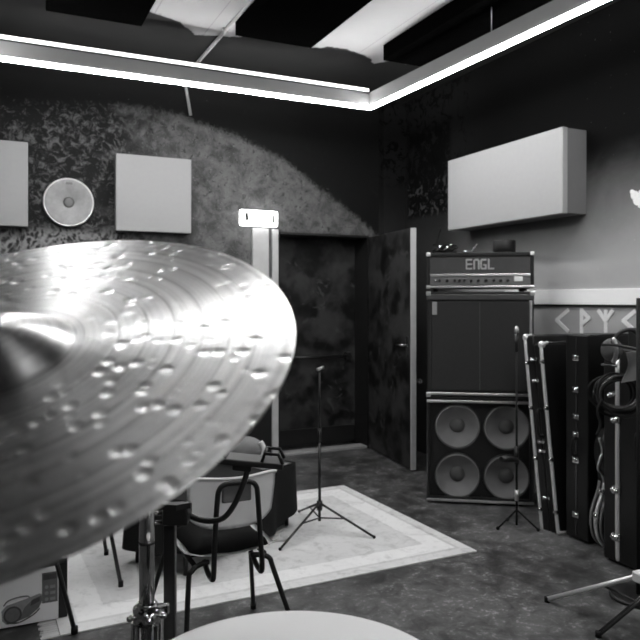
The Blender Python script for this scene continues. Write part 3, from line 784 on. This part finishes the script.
# case leaning on the amplifier
CL = .155; CHH = 1.285
t = thing('equipment_case', 'slim black hard case with bright edges leaning against the amplifier stack', 'case', (3.275, 3.385, .004), 0, 'black equipment cases along the right wall', rot=(-math.atan2(.165, 1.27), 0, 0))
MB().box((.004, CL * .5, .004), (.40, CL - .004, CHH - .004), .012).build('body', 'case_black', t)
MB().box((.002, .004, .004), (.40, CL * .5 - .001, CHH - .064), .012).build('lid', 'case_black', t)
for y, top in ((.006, CHH - .06), (CL - .006, CHH)):
    MB().tube([(.10, y, .004), (.02, y, .010), (.004, y, .045), (.002, y, .4), (.002, y, .9), (.004, y, top - .05), (.015, y, top - .012), (.06, y, top)], .0115, 10, 4).build('edge_trim', 'trim', t, 'bright aluminium edge')
    MB().tube([(.04, y, top - .001), (.2, y, top - .001), (.39, y, top - .001)], .006, 8, 0).build('top_trim', 'dark_chrome', t)
    MB().ball((.012, y, top - .012), .024).build('corner_ball', 'trim', t)
    for z in (.14, .47, .80, 1.10): MB().box((-.010, y - .014, z - .014), (.008, y + .014, z + .014), .004).ball((-.008, y, z), .012).build('rivet_plate', 'chrome', t)
for z in (.22, .52, .58, .98, 1.12): m_ = MB(); m_.box((-.006, CL / 2 - .028, z - .010), (.006, CL / 2 + .034, z + .010), .003).ball((-.008, CL / 2 + .01, z), .013); m_.build('latch', 'chrome', t)
MB().tube([(-.002, .055, .62), (-.035, .055, .63), (-.040, .055, .70), (-.035, .055, .78), (-.002, .055, .79)], .010, 10).build('handle', 'rubber', t)
# upright case with latch column
t = thing('equipment_case', 'upright black hard case with a column of chrome latches, between leaning and round cases', 'case', (3.31, 3.175, 0), 0, 'black equipment cases along the right wall')
MB().box((0, 0, .012), (.50, .185, 1.285), .010).build('body', 'case_black', t)
MB().box((-.004, .090, .03), (.002, .100, 1.27), .001).build('seam', 'dark_chrome', t)
MB().tube([(.02, .004, 1.284), (.25, .004, 1.284), (.48, .004, 1.284)], .004, 8, 0).build('top_trim', 'dark_chrome', t)
for z in (.16, .50, .66, .77, .94, 1.14):
    m_ = MB(); m_.box((-.008, .070, z - .018), (.003, .122, z + .018), .004).ball((-.012, .090, z + .004), .014); m_.build('latch', 'chrome', t)
MB().tube([(-.002, .09, .53), (-.035, .09, .54), (-.04, .09, .585), (-.035, .09, .63), (-.002, .09, .64)], .009, 10).build('handle', 'rubber', t)
MB().box((.40, .02, 0), (.46, .06, .014)).box((.03, .02, 0), (.09, .06, .014)).box((.03, .12, 0), (.09, .16, .014)).box((.40, .12, 0), (.46, .16, .014)).build('foot', 'rubber', t)
# guitar shaped case
def guitar_outline(off=0.0):
    P = [(0, .0), (.09, .012), (.165, .07), (.195, .16), (.185, .25), (.145, .34), (.125, .41), (.135, .48), (.155, .56), (.15, .64), (.11, .71), (.06, .75), (.055, .95), (.075, 1.0), (.07, 1.12), (.04, 1.15), (0, 1.155)]
    V = [Vector((x, y, 0)) for x, y in P]; out = []
    for i in range(len(V) - 1):
        p0, p1, p2, p3 = V[max(i - 1, 0)], V[i], V[i + 1], V[min(i + 2, len(V) - 1)]
        for k in range(5):
            u = k / 5; out.append(.5 * ((2 * p1) + (p2 - p0) * u + (2 * p0 - 5 * p1 + 4 * p2 - p3) * u * u + (3 * p1 - p0 - 3 * p2 + p3) * u ** 3))
    half = [(v.x + (off if v.x > .01 else 0), v.y) for v in out]
    return half + [(0, 1.155)] + [(-x, y) for x, y in half[:0:-1]]
t = thing('guitar_case', 'black guitar-shaped hard case with a bright curved edge at the lower bout', 'case', (3.445, 3.12, .002), 0, 'black equipment cases along the right wall', rot=(PI / 2, 0, 0))
ol = guitar_outline()
MB().prism(ol, .13, T(0, 0, 0), .012, True).build('body', 'case_black', t)
band = [(x * 1.02, y, .066) for x, y in ol if x < -.03 and y < .42]
MB().tube([(x, max(y, .012), z) for x, y, z in band], .012, 10, 0).build('edge_trim', 'trim', t, 'bright curved valance strip')
for dz in (.028, .104): MB().tube([(x * 1.005, max(y, .012), dz) for x, y, z in band], .008, 8, 0).build('side_binding', 'cloth_grey', t)
for x, y in ((-.192, .22), (-.15, .36)): MB().box((x - .014, y - .018, .05), (x + .008, y + .018, .085), .004).ball((x - .014, y, .066), .013).build('latch', 'chrome', t)
MB().tube([(-.128, .40, .066), (-.150, .46, .07), (-.185, .50, .07), (-.165, .56, .07), (-.150, .60, .072), (-.175, .68, .07)], .009, 10, 4).build('handle_bracket', 'steel', t, 'bent bright handle bracket')
MB().tube([(-.145, .46, .07), (-.10, .47, .075)], .008, 8, 0).build('bracket_arm', 'dark_chrome', t)
# tall case nearest the camera
t = thing('equipment_case', 'tall black hard case at the right edge with one bright seam strip', 'case', (3.215, 2.64, 0), 0, 'black equipment cases along the right wall')
MB().box((0, 0, .010), (.55, .33, 1.23), .012).build('body', 'case_black', t)
MB().tube([(.05, .225, .014), (.012, .225, .03), (-.002, .225, .09), (-.003, .225, .6), (-.003, .225, 1.2)], .0125, 10, 4).build('seam_trim', 'trim', t, 'bright vertical seam strip')
for z in (.155, .42, .82):
    MB().box((-.012, .205, z - .022), (.006, .262, z + .022), .005).ball((-.014, .228, z), .018).ball((-.010, .254, z), .014).build('latch', 'chrome', t)
MB().tube([(-.002, .06, .62), (-.045, .06, .63), (-.05, .06, .70), (-.045, .06, .77), (-.002, .06, .78)], .010, 10).build('handle', 'rubber', t)
MB().box((.02, .02, 0), (.1, .08, .012)).box((.02, .25, 0), (.1, .31, .012)).box((.45, .02, 0), (.53, .08, .012)).box((.45, .25, 0), (.53, .31, .012)).build('foot', 'rubber', t)
# on top of it: black box, grey cloth, headphones, cable bundle
tag(MB().box((3.24, 2.66, 1.2305), (3.62, 2.82, 1.345), .008).build('equipment_box', 'black_plastic'), 'small black equipment box on top of the tall case at the right edge', 'box')

# ------------------------------------------------------------------ foreground drum kit
# cymbal
cn = Vector((-.28268, -.38856, .877)).normalized()
cc = Vector((.0066, .6577, 1.4471))
t = thing('cymbal', 'large hammered ride cymbal tilted in the near left foreground', 'cymbal', cc, 0, rot=cn.to_track_quat('Z', 'Y').to_euler())
prof = [(.007, .0345), (.018, .034), (.032, .0300), (.045, .0225), (.0575, .0150), (.0625, .0102), (.0655, .0090), (.068, .0089), (.09, .0085), (.13, .0068), (.17, .0048), (.21, .0025), (.24, .0008), (.252, .0002), (.2542, .0001), (.2549, 0), (.2552, -.0006), (.2545, -.0014), (.21, .0010), (.13, .0053), (.07, .0078), (.058, .0120), (.045, .0205), (.03, .0285), (.007, .033), (.007, .0345)]
pp = []
for (a, b), (c_, d) in zip(prof, prof[1:]):
    k = max(1, int(abs(c_ - a) / .01))
    for i in range(k): pp.append((a + (c_ - a) * i / k, b + (d - b) * i / k))
pp.append(prof[-1])
MB().lathe(pp, 160).build('plate', 'cymbal', t)
# stand holding the cymbal on a boom
SX, SY = .233, 1.161
t = thing('cymbal_stand', 'chrome double-tube cymbal stand rising at the lower left behind the cymbal', 'cymbal stand', (SX, SY, 0))
MB().cyl((0, 0, .98), (0, 0, 1.235), .0125, seg=28).build('upper_tube', 'chrome', t)
MB().cyl((0, 0, 1.10), (0, 0, 1.104), .0132, seg=28).build('tube_ring', 'dark_chrome', t)
col = MB().cyl((0, 0, .968), (0, 0, 1.000), .0235, seg=10, bev=.004).cyl((0, 0, .995), (0, 0, 1.006), .019, .0145, 24)
col.build('collar', 'chrome', t)
for a in (.3, 1.9, 3.4, 4.6, 5.6):
    MB().cyl((.020 * math.cos(a), .020 * math.sin(a), .985), (.029 * math.cos(a), .029 * math.sin(a), .985), .0055, seg=12).ball((.030 * math.cos(a), .030 * math.sin(a), .985), .0052).build('collar_bolt', 'chrome', t)
MB().box((.012, -.010, .980), (.036, .002, 1.000), .004).build('wing_bolt', 'chrome', t)
for a, r in ((.2, .0075), (1.5, .0075), (2.7, .0085), (3.9, .008), (5.1, .0085)):
    MB().tube([(.0175 * math.cos(a), .0175 * math.sin(a), .972), (.0175 * math.cos(a), .0175 * math.sin(a), .55)], r, 14, 0).build('strut', 'chrome', t)
MB().cyl((0, 0, .20), (0, 0, .60), .016).build('lower_tube', 'chrome', t)
for a in (.0, 2.15, 4.3):
    l = MB().box((0, -.012, -.004), (.522, .012, .004), .002, RZ(a) @ T(0.02, 0, .47) @ RY(math.radians(65) * .95)).build('leg', 'chrome', t)
bx = Vector((cc.x - SX, cc.y - SY, cc.z)) - cn * .010
bx = Vector((bx.x, bx.y, cc.z - cn.z * .03))
foot_ = Vector((cc.x - cn.x * .05 - SX, cc.y - cn.y * .05 - SY, cc.z - cn.z * .05))
MB().ball((0, 0, 1.245), .022).cyl((-.02, 0, 1.245), (.02, 0, 1.245), .016).build('tilter', 'chrome', t)
MB().cyl((0, 0, 1.245), foot_, .0075).build('boom_arm', 'chrome', t)
top_ = Vector((cc.x + cn.x * .062 - SX, cc.y + cn.y * .062 - SY, cc.z + cn.z * .062))
MB().cyl(foot_, top_, .0040, seg=12).build('threaded_rod', 'chrome', t)
fm = T(cc.x - SX, cc.y - SY, cc.z) @ cn.to_track_quat('Z', 'Y').to_matrix().to_4x4()
MB().lathe([(.0045, .0352), (.012, .0352), (.013, .038), (.012, .044), (.0045, .045)], 28, fm).build('felt_washer', 'cloth_black', t, 'black felt washer on the cymbal bell')
MB().lathe([(.0042, .045), (.008, .045), (.008, .053), (.0042, .054)], 6, fm).build('wing_nut', 'chrome', t)

# black post with clamp and gooseneck phone holder
PX, PY = .291, 1.245
FW = Vector((.4264, .9045, 0)); RT = Vector((.9045, -.4264, 0))
def P3(r, f_, z): v = RT * r + FW * f_; return (v.x, v.y, z)
rzc = math.radians(-25.2)
t = thing('phone_holder_stand', 'black square post with clamp and gooseneck phone holder in front of the white chair', 'phone holder', (PX, PY, 0))
MB().box((-.010, -.010, .02), (.010, .010, 1.10), .002, RZ(rzc)).build('post', 'black_metal', t)
MB().box((-.20, -.20, 0), (.20, .20, .02), .006, RZ(rzc)).build('base_plate', 'black_metal', t)
cl = MB().box((-.008, -.028, 1.098), (.036, .020, 1.128), .003, RZ(rzc)).build('clamp', 'black_plastic', t)
MB().prism([(-.010, -.03), (.018, -.036), (.040, -.02), (.024, -.012), (.010, -.020), (-.006, -.010)], .010, T(0, 0, 1.127) @ RZ(rzc)).build('clamp_jaw', 'black_plastic', cl)
for z in (1.103, 1.119): MB().cyl(P3(-.010, -.02, z), P3(-.036, -.035, z + .002), .004).build('clamp_bolt', 'chrome', cl)
def PXY(px, py, d):   # point written in the local frame of the post
    x = (px - 320) / 700 * d; v = RT * x + FW * d
    return (v.x - PX, v.y - PY, 1.5 + (300 - py) / 700 * d)
gn = [(.0213, -.006, 1.116), (.042, -.016, 1.102), (.066, -.029, 1.098), (.087, -.040, 1.104), (.103, -.047, 1.125), (.115, -.051, 1.152), (.125, -.053, 1.180), (.127, -.052, 1.196)]
MB().tube(gn, .0052, 12, 5).build('gooseneck', 'black_metal', t)
hp = Vector((.125, -.051, 1.206))
hm = T(*hp) @ RZ(rzc) @ RY(math.radians(5.5))
ho = MB().box((-.052, -.030, -.005), (.068, .030, .004), .002, hm).box((-.022, -.016, -.018), (.012, .016, -.004), .003, hm).build('phone_cradle', 'black_plastic', t)
MB().box((-.055, -.028, .003), (.06, .028, .0048), .0005, hm).build('cradle_pad', 'cap', ho)
br = MB()
for y in (-.024, .024): br.tube([hm @ Vector((.030, y, .004)), hm @ Vector((.034, y, .020)), hm @ Vector((.058, y, .020)), hm @ Vector((.067, y, .004))], .0032, 8, 0)
br.tube([hm @ Vector((.034, -.024, .020)), hm @ Vector((.034, .024, .020))], .0032, 8, 0)
br.build('grip_arm', 'black_plastic', ho)
MB().box((-.036, -.026, .003), (-.031, .026, .018), .0012, hm @ RY(-.2)).build('grip_prong', 'black_plastic', ho)

for o in t.children:
    if not o.name.startswith(('post', 'base')): o.location.z = .007
# white-headed tom at the bottom edge
t = thing('drum', 'drum with a white head at the bottom edge in front of the chair', 'drum', (.316, .748, 0))
DR, DZT = .202, 1.053
MB().lathe([(0, DZT), (DR - .012, DZT), (DR - .004, DZT - .001), (DR, DZT - .006), (DR + .0005, DZT - .018), (DR - .004, DZT - .018)], 96).build('head', 'head', t)
MB().lathe([(DR - .003, DZT - .018), (DR - .003, DZT - .38), (DR - .012, DZT - .38), (DR - .012, DZT - .018)], 72).build('shell', 'shell', t)
MB().lathe([(DR, DZT - .012), (DR + .007, DZT - .012), (DR + .007, DZT - .036), (DR, DZT - .036)], 72).build('hoop', 'chrome', t)
MB().lathe([(DR, DZT - .352), (DR + .007, DZT - .352), (DR + .007, DZT - .376), (DR, DZT - .376)], 72).build('hoop', 'chrome', t)
for k in range(8):
    a = k * PI / 4 + .2; x, y = math.cos(a), math.sin(a)
    MB().box((DR - .004, -.009, DZT - .11), (DR + .018, .009, DZT - .06), .004, RZ(a)).cyl((x * (DR + .011), y * (DR + .011), DZT - .012), (x * (DR + .011), y * (DR + .011), DZT - .07), .0035, seg=8).build('lug', 'chrome', t)
for a in (.5, 2.6, 4.7):
    x, y = math.cos(a) * (DR + .02), math.sin(a) * (DR + .02)
    l = MB().cyl((x, y, .012), (x, y, DZT - .12), .0065).box((DR - .004, -.012, DZT - .24), (DR + .032, .012, DZT - .18), .004, RZ(a)).build('leg', 'chrome', t)
    MB().cyl((x, y, 0), (x, y, .03), .012).build('rubber_foot', 'rubber', l)

# hardware tripod at the lower right corner
t = thing('tripod_stand', 'folding chrome and black tripod stand at the lower right corner', 'stand', (2.735, 2.09, 0))
def flatbar(mb, a, b, w, h):
    a, b = Vector(a), Vector(b); d = b - a
    return mb.box((0, -w / 2, -h / 2), (d.length, w / 2, h / 2), .002, T(*a) @ d.to_track_quat('X', 'Z').to_matrix().to_4x4())
MB().cyl((0, 0, .05), (0, 0, .75), .014).build('pole', 'chrome', t)
MB().cyl((0, 0, .29), (0, 0, .37), .022).build('hub', 'black_plastic', t)
MB().cyl((0, 0, .07), (0, 0, .11), .020).build('lower_hub', 'black_plastic', t)
f1 = Vector((-.23, .575, .012)); f2 = Vector((-.285, .20, .012)); f3 = Vector((.42, -.28, .012))
tp = Vector((0, 0, .335))
for f_, nm in ((f1, 'trim'), (f2, 'dark_chrome'), (f3, 'trim')):
    tt = tp + Vector((f_.x, f_.y, 0)) * .03; sd = (tt - f_).cross(Vector((0, 0, 1))).normalized() * .011
    l = (MB().cyl(f_, tt, .0115) if nm == 'trim' else MB().cyl(f_ + sd, tt + sd, .007).cyl(f_ - sd, tt - sd, .007)).build('leg', nm, t)
    MB().cyl(f_ - Vector((0, 0, .012)), f_ + Vector((0, 0, .012)), .014).build('rubber_foot', 'rubber', l)
    m_ = f_.lerp(tp, .45); MB().cyl(m_, (f_.x * .05, f_.y * .05, .09), .006).build('brace', 'black_metal', l)
j = f1.lerp(tp, .71)
MB().box(j - Vector((.024, .024, .022)), j + Vector((.024, .024, .026)), .008).build('leg_joint', 'white_paint', t, 'pale plastic leg joint')

# ------------------------------------------------------------------ stand with headphones, cloth and cables at right edge
t = thing('utility_stand', 'black upright stand at the right edge, cables hanging from it', 'stand', (2.952, 2.50, 0))
MB().cyl((0, 0, .02), (0, 0, 1.51), .013).build('pole', 'cloth_black', t)
MB().cyl((0, 0, 0), (0, 0, .022), .14, seg=40, bev=.004).build('base', 'black_metal', t)
hk = MB().tube([(0, 0, 1.25), (-.05, .12, 1.27), (-.07, .17, 1.265)], .008, 8).build('hook_arm', 'black_metal', t)
t = thing('headphones', 'headphones with a bright striped ear cup hanging above the cables at the right edge', 'headphones', (2.985, 2.70, 1.205), math.radians(-40))
MB().ball((0, 0, .03), .062, 28, (.9, .62, 1.0)).build('ear_cup', 'cap', t)
MB().tube([(-.005 + .058 * math.cos(a) * .35, -.042 * math.cos(a * .6), .03 + .064 * math.sin(a)) for a in [(-1.3 + .26 * k) for k in range(11)]], .012, 10, 3).build('stripe', 'steel', t, 'bright metal stripe over the ear cup')
MB().tube([(-.055, -.03, -.047), (-.03, -.045, -.048), (.02, -.045, -.052)], .007, 8).build('yoke', 'dark_chrome', t)
MB().tube([(0, .04, .05), (.05, .06, .12), (.12, .07, .13), (.17, .06, .05)], .011, 10).build('headband', 'black_plastic', t)
t = thing('cable_bundle', 'loops of black cable hung in a bundle at the right edge', 'cable', (3.00, 2.68, 1.0), math.radians(-25))
for k in range(9):
    rx = .10 + .012 * (k % 4); rz_ = .085 + .010 * (k % 3); ox = random.uniform(-.01, .03); oz = random.uniform(-.02, .02); oy = -.035 + .009 * k
    ti = random.uniform(-.35, .35)
    pts = []
    for q in range(18):
        a = q * 2 * PI / 18; x, z = rx * math.cos(a), rz_ * math.sin(a) - .25 * rx * abs(math.cos(a)) ** 2 * 0
        pts.append((ox + x * math.cos(ti) - z * math.sin(ti), oy + .012 * math.sin(2 * a + k), oz + x * math.sin(ti) + z * math.cos(ti)))
    MB().tube(pts, .0075, 8, 2, close=True).build('cable_loop', 'rubber' if k % 3 else 'dark_chrome', t)
MB().tube([(-.09, -.03, -.02), (-.115, -.03, -.08), (-.10, -.03, -.15), (-.12, -.03, -.21)], .008, 8).build('cable_end', 'rubber', t)
MB().cyl((-.075, -.055, .0), (-.035, -.055, .012), .012).build('plug', 'chrome', t)
def towel(u, v):
    return (-.075 + .19 * u + .02 * math.sin(4 * v), -.06 + .022 * math.sin(7 * u + 2 * v) , .08 - .16 * v * (1 - .25 * u) + .02 * u)
o = tag(MB().grid(towel, 20, 14, .004).build('cloth_rag', 'cloth_grey'), 'grey cloth draped over the cables at the right edge', 'cloth')
o.location = (3.05, 2.61, 1.150); o.rotation_euler = (0, 0, math.radians(-25))

# ------------------------------------------------------------------ world, camera, colour
w = bpy.data.worlds.new('World'); SC.world = w; w.use_nodes = True
w.node_tree.nodes['Background'].inputs[0].default_value = (.02, .02, .02, 1)
cam = bpy.data.cameras.new('Camera'); co = bpy.data.objects.new('Camera', cam); COL.objects.link(co)
co.location = (0, 0, 1.5); co.rotation_euler = (PI / 2, 0, -math.atan(330 / 700))
cam.sensor_width = 36; cam.lens = 700 / 640 * 36; cam.shift_y = -20 / 640; cam.clip_start = .02
cam.dof.use_dof = True; cam.dof.focus_distance = 1.7; cam.dof.aperture_fstop = 8.5
SC.camera = co
SC.view_settings.view_transform = 'Standard'; SC.view_settings.look = 'None'
SC.view_settings.gamma = 1; SC.view_settings.use_curve_mapping = False
SC.view_settings.exposure = 0.36
